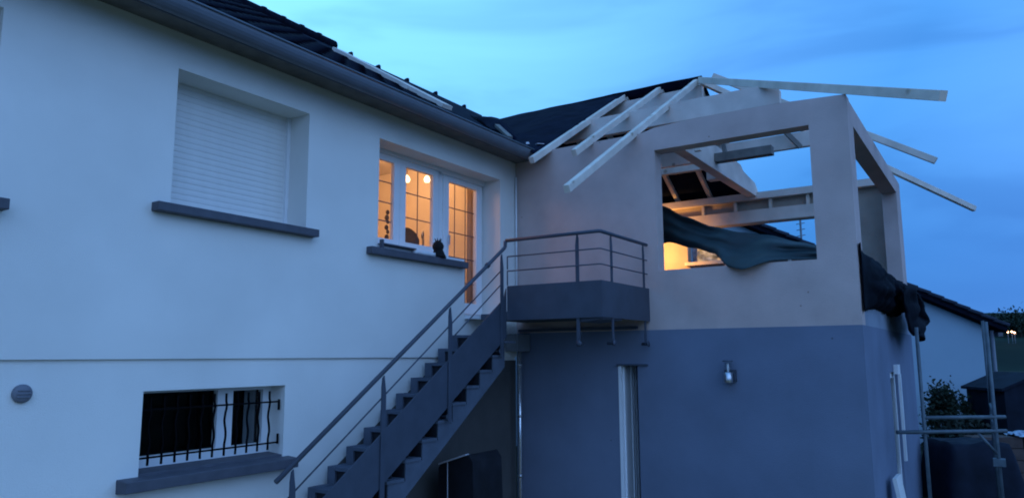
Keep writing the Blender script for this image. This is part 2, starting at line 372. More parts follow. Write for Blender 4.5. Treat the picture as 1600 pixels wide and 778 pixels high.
pane_set(7.365, 7.965, 2.84, 4.385, door, [7.53, 7.76], [3.10, 3.42, 3.74, 4.06])
MB().box(7.178, 8.118, YF-.05, YF-.022, 4.455, 4.545).build('shutter_box', m_shut, door)
MB().beam((7.335, YF-.05, 3.55), (7.335, YF-.05, 3.68), .02, .02, up=(0, 1, 0)).build('handle', m_galv, door)
sill(5.61, 7.30, 3.225, 3.302, y0=5.415)
MB().box(5.78, 7.33, 5.505, YF-.06, 3.302, 3.345).build('inner_sill', m_pvc, H)
MB().box(7.335, 8.115, 5.38, YF-.03, 2.61, 2.655).build('threshold', m_pvc, H)
# warm room behind it
MB().box(4.9, 8.45, 5.905, 9.0, 2.40, 2.60).build('room_floor', m_furn, H)
MB().box(4.9, 8.45, 5.905, 9.0, 5.0, 5.05).build('room_ceiling', m_room, H)
MB().box(4.8, 4.899, 5.905, 9.1, 2.40, 5.05).build('room_wall', m_room, H)
MB().box(8.451, 8.55, 5.905, 9.1, 2.40, 5.05).build('room_wall', m_room, H)
MB().box(4.9, 8.45, 9.001, 9.1, 2.40, 5.05).build('room_wall', m_room, H)
# basement window
YB = 5.72
bw = MB().wall('y', YB, YB+.06, (3.26, 4.70), (1.20, 1.93), [(3.30, 4.07, 1.385, 1.875), (4.225, 4.545, 1.385, 1.862)]).build('basement_window', m_pvc, H)
MB().box(3.30, 4.07, YB+.028, YB+.036, 1.385, 1.875).build('pane', m_glass, bw)
MB().box(4.225, 4.545, YB+.028, YB+.036, 1.385, 1.862).build('pane', m_glass, bw)
MB().box(4.38, 4.50, YB+.05, YB+.055, 1.385, 1.862).build('blind', m_blind, bw)
MB().box(3.0, 5.0, 5.905, 7.4, .8, .9).build('cellar_floor', m_dark, H)
MB().box(3.0, 5.0, 7.401, 7.5, .8, 2.2).build('cellar_wall', m_dark, H)
MB().box(2.9, 2.999, 5.905, 7.5, .8, 2.2).build('cellar_wall', m_dark, H); MB().box(5.001, 5.1, 5.905, 7.5, .8, 2.2).build('cellar_wall', m_dark, H)
MB().box(2.9, 5.1, 5.905, 7.5, 2.201, 2.25).build('cellar_ceiling', m_dark, H)
sm = MB(); sm.prism([(3.11, 5.385, 1.175), (3.11, YW+.06, 1.16), (3.11, YW+.06, 1.27), (3.11, 5.385, 1.257)], (1.59, 0, 0)); sm.build('window_sill', m_sill, H, bevel=.006)
sm = MB(); sm.prism([(3.28, YW+.03, 1.262), (3.28, YB-.002, 1.275), (3.28, YB-.002, 1.30), (3.28, YW+.03, 1.285)], (1.345, 0, 0)); sm.build('inner_sill', m_sill, H)

# iron grille in the basement window
G = thing('window_grille', 'black wrought iron grille of wavy bars across the basement window', 'window grille', (3.95, 5.56, 1.3))
for k in range(11):
    x = 3.365+k*.1125; pts = []; zt, zb = 1.852, 1.335
    ph = random.uniform(-.2, .2)
    for i in range(17):
        t = i/16; z = zb+(zt-zb)*t
        wv = .009*math.sin((t-.2)*4*math.pi+ph) if .2 < t < .85 else 0
        pts.append((x+wv+random.uniform(-.001, .001), 5.56, z))
    MB().tube(pts, .0095, 6).build('bar', m_iron, G)
for z in (1.756, 1.395):
    MB().box(3.28, 4.59, 5.553, 5.567, z-.008, z+.006).build('rail', m_iron, G)
MB().box(4.588, 4.604, 5.553, 5.567, 1.68, 1.775).build('anchor', m_iron, G); MB().box(4.588, 4.604, 5.553, 5.567, 1.38, 1.47).build('anchor', m_iron, G)
# round vent cap on the wall
V = thing('wall_vent', 'round grey vent cap on the white wall left of the basement window', 'vent', (2.42, 5.5, 1.92))
MB().lathe((2.42, 5.522, 1.92), [(.062, 0), (.062, -.02), (.056, -.032), (.035, -.04), (.0, -.042)], 24, 'y').build('vent_cap', m_vent, V)
for k in range(3):
    z = 1.898+k*.022; hw = math.sqrt(max(0, .045**2-(z-1.92)**2))
    MB().box(2.42-hw, 2.42+hw, 5.474, 5.484, z-.003, z+.003).build('vent_slat', m_vent, V)

# things on the sill of the lit window
P = thing('black_figurine', 'small black tufted figurine with a grey face, seated on the sill of the lit window', 'figurine', (6.77, 5.46, 3.302))
b = MB(); b.lathe((6.775, 5.47, 3.302), [(.0, 0), (.075, .0), (.082, .02), (.07, .06), (.052, .10), (.05, .12)], 14)
b.lathe((6.765, 5.47, 3.435), [(.0, -.07), (.045, -.055), (.064, -.02), (.068, .01), (.055, .045), (.03, .068), (0, .075)], 14)
b.tube([(6.80, 5.46, 3.36), (6.85, 5.45, 3.33), (6.885, 5.45, 3.312)], [.03, .026, .012], 8)
for k in range(7):
    a = k*.9; b.tube([(6.765+.02*math.cos(a), 5.47+.02*math.sin(a), 3.49), (6.765+.045*math.cos(a), 5.47+.045*math.sin(a), 3.535)], [.012, .002], 5)
b.build('body', m_black, P)
MB().lathe((6.815, 5.455, 3.445), [(0, -.03), (.022, -.024), (.03, 0), (.022, .024), (0, .03)], 10).build('face', m_muz, P)
t_ = MB().box(5.80, 6.33, 5.43, 5.62, 3.3465, 3.360); t_.box(5.775, 5.80, 5.43, 5.47, 3.302, 3.395)
tag(t_.build('grey_tray', m_sill), 'thin grey tray lying on the left half of the lit window sill', 'tray')
pb = MB().grid(lambda u, v: (6.32+.36*u, 5.435+.10*v, 3.304+.045+.012*noise.noise(Vector((u*5, v*3, 1)))), 8, 3, thick=.045)
tag(pb.build('white_wrap', m_paper), 'crumpled white plastic wrap on the sill next to the black figurine', 'plastic wrap')
# things in the room
lamp_me = MB().lathe((0, 0, 0), [(0, -.045), (.035, -.036), (.048, 0), (.035, .036), (.015, .06), (0, .07)], 16).mesh('bulb', m_bulb)
for i, (x, y, z, lab) in enumerate([(7.93, 7.0, 4.69, 'left of the two lit globe lamps in the warm room'), (8.26, 6.9, 4.74, 'right of the two lit globe lamps in the warm room')]):
    lp = thing('pendant_lamp', lab, 'lamp', (x, y, z), 'globe lamps in the lit room')
    piece('bulb', lamp_me, lp, (x, y, z))
    MB().tube([(x, y, z+.1), (x, y, 5.0)], .008, 6).build('cord', m_furn, lp)
for (x, y, z, e) in [(6.7, 7.4, 4.75, 33), (7.7, 6.8, 4.80, 11)]:
    pl = bpy.data.lights.new('room_light', 'POINT'); pl.energy = e; pl.color = (1, .46, .20); pl.shadow_soft_size = .25
    po = bpy.data.objects.new('room_light', pl); COL.objects.link(po); po.location = (x, y, z)
CH = thing('chair', 'dark round backed chair behind the middle pane of the lit window', 'chair', (7.24, 6.3, 2.6))
MB().grid(lambda u, v: (7.06+.34*u, 6.30+.05*math.sin(math.pi*u), 3.1+(.72*v)*(.80+.20*math.sin(math.pi*u)**.6)), 10, 4, thick=.04).build('backrest', m_furn, CH)
MB().box(7.03, 7.43, 6.36, 6.75, 3.06, 3.10).build('seat', m_furn, CH)
for x in (7.06, 7.40):
    for y in (6.38, 6.72): MB().box(x-.02, x+.02, y-.02, y+.02, 2.6, 3.059).build('leg', m_furn, CH)
TP = thing('chrome_tap', 'shiny tap standing right of the dark chair behind the middle pane', 'tap', (7.48, 6.3, 2.6))
MB().box(7.42, 7.62, 6.25, 6.55, 2.6, 3.5).build('cabinet', m_room, TP)
MB().tube([(7.50, 6.32, 3.5), (7.50, 6.32, 3.76), (7.47, 6.30, 3.80), (7.43, 6.28, 3.77), (7.43, 6.28, 3.70)], .014, 8).build('spout', m_galv, TP)
PL = thing('ornament_stand', 'slim dark ornament of stacked rings behind the left pane of the lit window', 'ornament', (6.57, 6.1, 3.5))
b = MB(); b.lathe((6.56, 6.1, 3.36), [(0, 0), (.05, 0), (.055, .03), (.05, .10), (.015, .13), (.012, .18), (.02, .2)], 10)
for z, ra, dx in ((3.58, .030, .0), (3.65, .022, .016), (3.70, .026, -.008), (3.77, .020, .012), (3.82, .030, -.004), (3.89, .024, .008)):
    b.lathe((6.56+dx, 6.1, z), [(0, -ra*1.3), (ra*.7, -ra*.9), (ra, 0), (ra*.6, ra), (0, ra*1.3)], 8)
b.build('stand', m_furn, PL)
MB().box(5.9, 6.7, 6.0, 6.4, 3.30, 3.355).build('shelf', m_room, PL)
CT = MB().grid(lambda u, v: (8.06+.26*u, 6.0+.02*math.sin(u*22), 2.65+1.85*v), 24, 2, thick=.006)
tag(CT.build('curtain', m_curt), 'pale curtain hanging at the right side of the lit glazed door', 'curtain')

# ------------------------------------------------------------------ extension under construction
X0 = 8.51; X1 = 13.55; Y0 = 1.19; ZT = 4.94; ZB = 2.46
E = thing('house_extension', 'unfinished peach and grey extension with an open timber roof frame', 'building', (11.0, 3.3, 0))
MB().wall('x', X0, X0+.21, (Y0, 5.497), (ZB, ZT), [(1.595, 3.43, 3.18, 4.694)]).build('upper_wall', m_peach, E, label='peach rendered upper wall with an empty window opening')
MB().wall('x', X0, X0+.21, (Y0, 5.497), (-.1, ZB), [(3.74, 4.00, -.1, 2.03)]).build('base_wall', m_grey, E, label='grey rendered ground floor wall')
MB().prism([(X0+.005, 3.62, ZT), (X0+.005, 1.195, ZT), (X0+.005, 1.195, 4.972), (X0+.005, 2.0, 5.012), (X0+.005, 3.1, 5.005), (X0+.005, 3.42, 4.985)], (.2, 0, 0)).build('mortar_course', m_peach, E)
# wall C (facing the camera's right)
MB().wall('y', Y0, Y0+.21, (X0+.211, X1), (3.02, ZT), [(X0+.36, 12.98, 3.18, 4.70)]).build('side_upper_wall', m_peach, E)
MB().wall('y', Y0+.002, Y0+.21, (X0+.211, X1), (ZB, 3.02), []).build('side_parapet', m_raw, E)
MB().wall('y', Y0, Y0+.21, (X0+.211, X1), (-.1, ZB), [(10.45, 11.2, .2, 1.93)]).build('side_base_wall', m_grey, E)
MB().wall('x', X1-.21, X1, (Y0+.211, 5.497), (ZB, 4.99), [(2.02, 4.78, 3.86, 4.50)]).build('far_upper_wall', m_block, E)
MB().wall('x', X1-.21, X1, (Y0+.211, 5.497), (-.1, ZB), []).build('far_base_wall', m_grey, E)
MB().box(X0+.211, X1-.211, Y0+.211, 5.497, 2.42, 2.60).build('floor_slab', m_conc, E)
# ground floor door recess
MB().box(X0+.46, X0+.50, 3.50, 4.05, -.05, 2.03).build('door', m_grey, E)
dj = MB(); dj.box(X0-.004, X0+.458, 3.955, 3.998, -.05, 2.03)
dj.build('door_jamb', m_pvc, E)
for k, x in enumerate((.05, .27, .33, .40)): MB().box(X0+x, X0+x+.03, 3.94, 3.955, -.05, 2.03).build('jamb_rib', m_pvc, E)
MB().box(X0-.03, X0-.001, 3.60, 4.01, 2.032, 2.05).build('lintel_shadow_strip', m_anth, E)  # dark strip put in as the shadow line of the lintel
# basement side window on wall C
sw = MB().wall('y', Y0+.03, Y0+.09, (10.45, 11.2), (.2, 1.93), [(10.55, 11.1, .3, 1.85)]).build('side_window', m_pvc, E)
MB().box(10.55, 11.1, Y0+.05, Y0+.06, .3, 1.85).build('pane', m_glass, sw)
MB().box(10.85, 11.12, Y0-.05, Y0-.001, 1.90, 2.02).build('shutter_hinge', m_pvc, E)
MB().beam((10.98, Y0-.05, .80), (10.98, Y0-.05, 1.90), .09, .03, up=(0, 1, 0)).build('shutter', m_pvc, E)

# roof frame
RX = 11.03; RZ2 = 6.45; PS = .588
fz = lambda x: 4.97+PS*(x-8.51)       # top line of the front slope (rafter centre)
bz = lambda x: 4.97+PS*(X1-x)
RW, RH = .07, .085
def rafter(p, q, m=m_wood, wd=RW, ht=RH): return MB().beam(p, q, wd, ht, ch=.004).build('rafter', m, E)
rafter((10.99, 3.69, fz(10.99)), (6.70, 3.69, fz(6.70)-.015))
rafter((10.99, 4.31, fz(10.99)), (8.03, 4.31, fz(8.03)))
rafter((10.99, 4.94, fz(10.99)), (8.03, 4.94, fz(8.03)))
for y in (5.6, 6.2): rafter((10.99, y, fz(10.99)), (9.3+(y-5.6)*.9, y, fz(9.3+(y-5.6)*.9)), m_woodd)
for y in (3.69, 4.31, 4.94, 5.56, 6.18, 6.8): rafter((11.07, y, bz(11.07)), (13.75, y, bz(13.75)))
# hips and hip jack
rafter((10.98, 3.62, 6.44), (7.57, .25, 4.475), wd=.08, ht=.10)
rafter((11.08, 3.62, 6.44), (14.56, .18, 4.575), wd=.07, ht=.09)
rafter((10.72, 3.33, 6.36), (10.70, .50, 4.60), wd=.065, ht=.085)
MB().beam((11.03, 3.60, 6.24), (11.03, 7.6, 6.24), .10, .22, ch=.005).build('ridge_beam', m_wood2, E)
# side purlins with their sloping ends
def purlin(x, y0, y1, zb, zt):
    p = [(x-.05, y1, zb), (x-.05, y0, zb), (x-.05, y0-.005, zt-.10), (x-.05, y0+.07, zt-.03), (x-.05, y0+.22, zt), (x-.05, y1, zt)]
    return MB().prism(p, (.10, 0, 0)).build('purlin', m_wood2, E, bevel=.006)
purlin(9.75, 2.155, 5.4, 5.405, 5.69)
purlin(12.30, 2.10, 7.0, 5.47, 5.72)
MB().beam((9.75, 3.29, 4.95), (9.75, 3.29, 5.40), .07, .09, up=(0, 1, 0)).build('strut', m_wood, E)
# infill boards between the slope purlin and the ridge
for k in range(3):
    MB().beam((10.05+k*.3, 5.3, 5.76+k*.176), (10.05+k*.3, 3.2+k*.12, 5.76+k*.176), .03, .25, up=(-.5, 0, .86)).build('board', m_wood2, E) if False else None
# tie beam
MB().prism([(8.75, 3.42, 4.95), (13.32, 3.42, 4.95), (13.32, 3.42, 5.06), (13.15, 3.42, 5.18), (12.45, 3.42, 5.25), (12.30, 3.42, 5.33), (10.6, 3.42, 5.36), (9.2, 3.42, 5.10), (8.75, 3.42, 5.0)], (0, .17, 0)).build('tie_beam', m_wood2, E, bevel=.006)
MB().beam((10.95, 3.415, 5.13), (10.95, 2.57, 5.13), .16, .13).build('short_beam', m_woodd, E)
MB().beam((10.95, 3.27, 5.19), (10.92, 3.40, 6.1), .06, .06, up=(0, 1, 0)).build('king_post', m_woodd, E)
MB().beam((12.04, 2.72, 5.84), (12.16, 2.42, 5.44), .06, .07).build('brace', m_woodd, E)
MB().beam((11.6, 3.76, 5.21), (11.6, 5.45, 5.21), .10, .10).build('cross_beam', m_wood, E)
MB().box(11.5, 11.68, 3.60, 3.755, 4.955, 5.22).build('beam_block', m_wood, E)
# wall plates and lintel on the far wall
MB().box(X1-.36, X1-.212, Y0+.22, 5.4, 4.90, 5.02).build('wall_plate', m_wood2, E)
MB().box(X1-.30, X1-.212, 2.0, 5.4, 4.50, 4.72).build('lintel_beam', m_wood2, E)
for y in (2.55, 3.18, 3.8, 4.4): MB().box(X1-.30, X1-.22, y, y+.05, 4.721, 4.899).build('packer', m_wood, E)
MB().box(X1-.34, X1-.05, 1.95, 4.80, 3.80, 3.859).build('window_board', m_wood, E)
for y in (2.9, 4.0): MB().box(X1-.33, X1-.29, y, y+.05, 3.70, 3.799).build('bracket', m_wood, E)
# roofing membrane on the extension
def wr(x, y, s=1.0): return .035*s*noise.noise(Vector((x*1.3, y*1.3, 3)))+.012*s*noise.noise(Vector((x*5, y*4, 7)))
def front_m(u, v):   # u from eave to ridge, v from rafter 3 to the valley
    a = Vector((8.15, 4.98, fz(8.15)+.05)).lerp(Vector((11.05, 4.92, RZ2+.06)), u)
    b_ = Vector((8.25, 5.25, 4.99)).lerp(Vector((11.05, 7.9, RZ2+.10)), u)
    p = a.lerp(b_, v); return p+Vector((0, 0, wr(p.x, p.y)+.02*math.sin(v*3.1)))
MB().grid(front_m, 28, 18, thick=.008).build('roof_membrane', m_memb, E, label='black roofing membrane over the front slope and valley')
def back_m(u, v):
    x = 11.0+2.75*u; y = 3.60+4.6*v
    return (x, y, bz(x)+.055+.5*wr(x, y))
MB().grid(back_m, 20, 24, thick=.008).build('roof_membrane', m_memb, E)
MB().grid(lambda u, v: (8.85+1.3*u-.2*v, 5.45+1.35*u+.55*v, rz(5.45+1.35*u+.55*v)+.03+.20*math.sin(math.pi*v)*math.sin(math.pi*min(1, u*1.1))**.7+.05*noise.noise(Vector((u*4, v*4, 2)))), 18, 12, thick=.01).build('bunched_membrane', m_memb, E)
MB().beam((8.30, 5.45, rz(5.45)+.06), (8.78, 6.0, rz(6.0)+.12), .07, .04).build('offcut', m_woodd, E)
MB().beam((8.42, 5.25, 5.06), (8.62, 5.27, 5.0), .035, .05).build('torn_flap', m_paper, E); MB().beam((8.42, 5.1, 5.03), (8.52, 5.05, 5.04), .05, .01).build('torn_flap', m_trim, E)

# work lamp inside the extension
WLp = thing('work_lamp', 'small lit work lamp on the floor inside the extension', 'lamp', (12.7, 5.25, 2.6))
MB().box(12.50, 12.68, 5.02, 5.18, 3.94, 4.10).build('housing', m_anth, WLp)
MB().tube([(12.6, 5.1, 2.6), (12.6, 5.1, 3.94)], .02, 8).build('stand', m_anth, WLp)
pl = bpy.data.lights.new('work_light', 'SPOT'); pl.energy = 60; pl.color = (1, .47, .12); pl.shadow_soft_size = .06; pl.spot_size = rad(146); pl.spot_blend = .35
po = bpy.data.objects.new('work_light', pl); COL.objects.link(po); po.location = (12.70, 5.26, 4.04)
po.rotation_euler = Vector((.75, .0, .0)).to_track_quat('-Z', 'Y').to_euler()

# tarpaulin slung across the opening
up = [(3.56, 4.09), (3.24, 3.90), (2.91, 3.75), (2.53, 3.63), (2.23, 3.58), (1.88, 3.46), (1.56, 3.36)]
lo = [(3.56, 3.63), (3.17, 3.50), (2.81, 3.38), (2.55, 3.20), (2.36, 3.15), (2.07, 3.215), (1.56, 3.20)]
def interp(c, y):
    c = sorted(c)
    for (a, z0), (b_, z1) in zip(c, c[1:]):
        if a <= y <= b_: 
            t = (y-a)/(b_-a); t2 = t*t*(3-2*t)*.5+t*.5; return z0+(z1-z0)*t2
    return c[0][1] if y < c[0][0] else c[-1][1]
def tarp(u, v):
    y = 3.85-2.28*u; a = interp(lo, y); t = interp(up, y)
    z = a+(t-a)*v
    x = 8.80+.30*v*(1-.5*u)+.05*math.sin(v*9+u*6)*.6+.06*noise.noise(Vector((u*6-v*2, v*3, 5)))
    x += .022*math.sin(v*15+2*math.sin(u*4))+.5*(1-v)*max(0, 1-u/.5)
    if u > .45: x -= .12*max(0, math.sin((u-.45)*3))*(1-v)
    x -= .37*math.exp(-((u-.65)/.17)**2)*(1-v)**2.2
    z -= .045*math.exp(-((u-.62)/.14)**2)*(1-v)**3
    return (x, y, z)
tag(MB().grid(tarp, 48, 16, thick=.006).build('hanging_tarpaulin', m_tarp), 'dark green tarpaulin sagging across the empty window opening of the peach wall', 'tarpaulin')
fl = MB().grid(lambda u, v: (13.515+.025*noise.noise(Vector((u*9, v*5, 1)))+.012*math.sin(u*30+v*8), 4.75-2.0*u, 3.865+.30*v*(1-.5*u)), 60, 12, thick=.003)
tag(fl.build('plastic_film', m_film), 'wrinkled pale plastic film stretched in the far opening behind the tarpaulin', 'plastic film')
# black tarpaulin over the side opening
def tarpc(u, v):
    x = X0+.02+4.75*u; k_ = min(1, u*7); k_ = k_*k_*(3-2*k_); y = Y0+.095+k_*(.22*(1-v)**3-.17*math.sin(math.pi*min(1, v*1.02))**.6)-.02*(1-k_)
    zt = 3.33+.04*math.sin(u*7)-.12*max(0, u-.75); zb = 2.60+.17*u+.04*math.sin(u*9)
    z = zt+(zb-zt)*v
    return (x+.03*noise.noise(Vector((u*9, v*5, 2))), y-.10+k_*(.09*noise.noise(Vector((u*16, v*5, 4)))+.03*noise.noise(Vector((u*40, v*13, 9)))), z)
T2 = thing('bunched_tarpaulin', 'black tarpaulin bunched over the sill of the side opening with a loose hanging end', 'tarpaulin', (11, 1.1, 3.0))
MB().grid(tarpc, 90, 22, thick=.008).build('sheet', m_tarpk, T2)
def tail(u, v):
    w_ = [(.0, 10.9, 11.5), (.12, 10.1, 12.2), (.3, 10.3, 12.7), (.5, 10.5, 13.3), (.8, 10.6, 12.4), (1.0, 10.8, 12.0)]
    for (a, l0, r0), (b_, l1, r1) in zip(w_, w_[1:]):
        if a <= v <= b_+1e-6:
            t = (v-a)/(b_-a); l, r = l0+(l1-l0)*t, r0+(r1-r0)*t; break
    return (l+(r-l)*u, .93+.05*math.sin(u*13+v*3)+.05*noise.noise(Vector((u*5, v*5, 8))), 2.98-.59*v+.05*math.sin(u*6))
MB().grid(tail, 26, 18, thick=.02).build('loose_end', m_tarpk, T2)

# ------------------------------------------------------------------ balcony
B = thing('balcony', 'small anthracite steel balcony with railing at the head of the stairs', 'balcony', (7.8, 4.2, 2.5))
XB = 7.184; YR = 3.555; YL = 4.785
MB().box(XB+.05, X0-.002, YR+.04, 4.85, 2.60, 2.67).build('deck', m_conc, B); MB().box(7.5, X0-.002, 4.851, YW-.13, 2.60, 2.67).build('deck', m_conc, B)
MB().box(X0-.055, X0-.002, YR+.16, YW-.06, 2.475, 2.51).build('dark_wall_strip', m_anth, B)  # thin dark strip along the wall just above the grey render
MB().prism([(XB+.06, YR+.30, 2.52), (XB+.06, YR+.02, 2.545), (XB+.06, YR+.02, 2.598), (XB+.06, YR+.30, 2.598)], (.5, 0, 0)).build('corner_bracket', m_anth, B)
MB().box(XB+.02, XB+.032, YR, YL, 2.565, 2.965).build('fascia_panel', m_anth, B)
MB().box(XB+.033, X0-.003, YR-.001, YR+.011, 2.565, 2.965).build('fascia_panel', m_anth, B)
def flatpost(parent, x, y, zb, zt, along):
    """flat steel post, its top cut to a slim neck under the handrail"""
    a = .021; 
    if along == 'y': pl_ = [(x, y-a, zb), (x, y+a, zb), (x, y+a, zt-.12), (x, y+a*.2, zt), (x, y-a*.6, zt), (x, y-a, zt-.04)]; d = (.012, 0, 0)
    else: pl_ = [(x-a, y, zb), (x+a, y, zb), (x+a, y, zt-.12), (x+a*.2, y, zt), (x-a*.6, y, zt), (x-a, y, zt-.04)]; d = (0, .012, 0)
    return MB().prism(pl_, d).build('post', m_anth, parent)
def foot(parent, p, d):
    MB().lathe(p, [(0, -.03), (.035, -.03), (.035, -.018), (.018, -.015), (.018, .06), (0, .06)], 10, d).build('bolt', m_anth, parent)
flatpost(B, XB+.034, 3.86, 2.27, 3.49, 'y'); foot(B, (XB+.03, 3.84, 2.285), 'x')
flatpost(B, 7.50, YR+.014, 2.27, 3.49, 'x'); foot(B, (7.46, YR+.01, 2.29), 'y')
flatpost(B, 8.40, YR+.014, 2.27, 3.49, 'x'); foot(B, (8.40, YR+.01, 2.29), 'y')
MB().tube([(XB, YL, 3.50), (XB, YR+.02, 3.50), (XB+.02, YR, 3.50), (8.46, YR, 3.50)], .021, 12).build('handrail', m_anth, B)
for z in (3.308, 3.138):
    MB().tube([(XB+.0, YL-.02, z-.165 if False else z), (XB, YR+.02, z), (XB+.02, YR, z), (8.46, YR, z)], .0075, 8).build('mid_rail', m_anth, B)
MB().tube([(XB, YL-.02, 3.308), (XB, YL-.02, 3.16)], .0075, 8).build('rail_end', m_anth, B); MB().tube([(XB, YL-.02, 3.138), (XB, YL-.02, 2.97)], .0075, 8).build('rail_end', m_anth, B)

# ------------------------------------------------------------------ stairs
S = thing('outdoor_stairs', 'dark steel and concrete stairs climbing along the white wall to the balcony', 'stairs', (4.5, 5.1, 0))
YS = 4.82; RUN, RISE = .242, .164
nst = 15
# concrete flight: saw-tooth side, sloping soffit
tx = lambda i: 6.957-RUN*i       # riser positions going down
tz = lambda i: 1.974-RISE*i      # tread level in front of riser i
poly = [(7.19, 2.50)]; 
poly += [(7.185, tz(-1))] if False else []
i = -1
pts = [(7.20, tz(-2)), (tx(-1), tz(-2)), (tx(-1), tz(-1))]
for i in range(0, 13):
    pts += [(tx(i), tz(i-1)), (tx(i), tz(i))]
pts += [(tx(13), tz(12)), (tx(13), tz(12)-.36)]
pts += [(7.20, 2.03)]
MB().prism([(x, YS, z) for x, z in pts], (0, .62, 0)).build('flight', m_conc, S)
for i in range(-1, 13):
    MB().box(tx(i)-.001-.02, tx(i)+RUN-.03, YS-.012, YS+.60, tz(i-1)+.002, tz(i-1)+.030).build('tread', m_conc, S)
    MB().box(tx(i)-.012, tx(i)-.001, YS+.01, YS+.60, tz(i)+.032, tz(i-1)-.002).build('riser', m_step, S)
# stepped wall-side upstand
for i in range(0, 10):
    x = 7.02-.2365*i; z = 2.405-.160*i
    MB().box(x, x+.22, 5.37, 5.47, z-.30, z).build('stepped_upstand', m_conc, S)
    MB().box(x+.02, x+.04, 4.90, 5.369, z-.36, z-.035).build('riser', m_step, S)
    MB().box(x-.01, x+.24, 4.88, 5.369, z-.034, z-.004).build('tread', m_conc, S)
# sloping side panel
def sl(x0, z0, x1, z1, h, y0, y1):
    return [(x0, y0, z0), (x1, y0, z1), (x1, y0, z1+h), (x0, y0, z0+h)]
pk = .672
pzb = lambda x: 2.30+pk*(x-7.06)
MB().prism([(3.95, YS-.05, pzb(3.95)), (7.17, YS-.05, pzb(7.17)), (7.17, YS-.05, 2.965-.03), (7.12, YS-.05, pzb(7.12)+.47), (3.95, YS-.05, pzb(3.95)+.47)], (0, .012, 0)).build('side_panel', m_anth, S)
hz_ = lambda x: 3.407+.692*(x-7.156)
MB().tube([(3.96, YS-.03, hz_(3.96)), (7.155, YS-.03, hz_(7.155)), (7.175, YS-.03, 3.43), (7.182, YS-.03, 3.495)], .021, 12).build('handrail', m_anth, S)
for dz, xs in ((.225, 4.02), (.385, 6.12)):
    MB().tube([(xs, YS-.03, hz_(xs)-dz), (7.08, YS-.03, hz_(7.08)-dz)], .0075, 8).build('mid_rail', m_anth, S)
for x in (4.10, 5.12, 6.10, 7.06):
    zt = hz_(x)-.015; zb = zt-1.16
    a = .028; y = YS-.066
    MB().prism([(x-a, y, zb), (x+a, y, zb), (x+a, y, zt-.16), (x+a*.1, y, zt-.0), (x-a*.6, y, zt-.02), (x-a, y, zt-.1)], (0, .012, 0)).build('post', m_anth, S)
    foot(S, (x, YS-.02, zb+.04), 'y')
MB().tube([(6.80, YS-.03, hz_(6.80)+.0), (6.83, YS-.03, hz_(6.83)+.0)], .032, 10).build('rail_joint', m_anth, S)

# hopper and downpipe in the corner
D = thing('downpipe', 'galvanised downpipe with grey hopper head in the corner under the balcony', 'downpipe', (8.4, 5.3, 0))
MB().box(8.18, 8.49, 5.27, 5.47, 2.215, 2.44).build('hopper', m_hop, D, bevel=.008)
MB().tube([(8.38, 5.37, -.05), (8.38, 5.37, 2.22)], .024, 12).build('pipe', m_pipe, D)
for z in (2.02, 1.36, .60): MB().tube([(8.38, 5.37, z), (8.38, 5.37, z+.03)], .032, 12).build('collar', m_galv, D)
# bead on the corner above the balcony
tag(MB().tube([(8.475, 5.47, 2.7), (8.475, 5.47, 4.62)], .012, 8).build('corner_conduit', m_pvc), 'thin white conduit running up the inside corner of white and peach walls', 'conduit')

# wall lamp
W = thing('wall_lamp', 'small steel outdoor wall lamp on the grey wall right of the door', 'lamp', (8.5, 2.6, 1.95))
MB().box(8.47, 8.509, 2.53, 2.66, 1.86, 1.99).build('back_plate', m_anth, W)
MB().tube([(8.47, 2.595, 1.93), (8.42, 2.595, 1.93)], .016, 8).build('arm', m_galv, W)
MB().lathe((8.40, 2.595, 1.93), [(0, -.085), (.044, -.085), (.05, -.075), (.05, .03), (.0, .036)], 16).build('body', m_galv, W)
MB().lathe((8.40, 2.595, 1.93), [(.042, .037), (.042, .15), (.0, .151)], 16).build('glass', m_glass, W)
MB().lathe((8.40, 2.595, 1.93), [(0, .152), (.06, .152), (.06, .162), (0, .17)], 16).build('cap', m_anth, W)
MB().tube([(8.40, 2.595, 1.967), (8.40, 2.595, 2.06)], .012, 8).build('bulb', m_paper, W)

# covered object under the stairs
K = thing('covered_barbecue', 'black fitted cover with a pale top edge standing under the stairs', 'covered barbecue', (6.8, 4.95, 0))
def cov(u, v):
    prof_ = [(0, 0), (0, .95), (.06, 1.0), (.5, 1.07), (.86, 1.115), (.975, 1.04), (1.06, 0)]
    k = u*6; i = min(5, int(k)); t = k-i
    s_ = prof_[i][0]+(prof_[i+1][0]-prof_[i][0])*t; z = prof_[i][1]+(prof_[i+1][1]-prof_[i][1])*t
    wob = .015*noise.noise(Vector((u*5, v*4, 3)))
    return Vector((6.55+.55*v+wob, 5.26-.47*s_+wob, z))
MB().grid(cov, 36, 10).build('cover', m_cover, K, weld=False)
MB().prism([cov(i/36, 0) for i in range(37)], (.004, 0, 0)).build('front_panel', m_cover, K)
MB().beam(cov(11/36, 0)+Vector((.0, 0, .004)), cov(23.5/36, 0)+Vector((.0, 0, .004)), .07, .014).build('top_edge', m_trim, K)
MB().tube([(6.542, 5.12, .02), (6.542, 5.13, 1.02)], .005, 6).build('seam', m_trim, K)

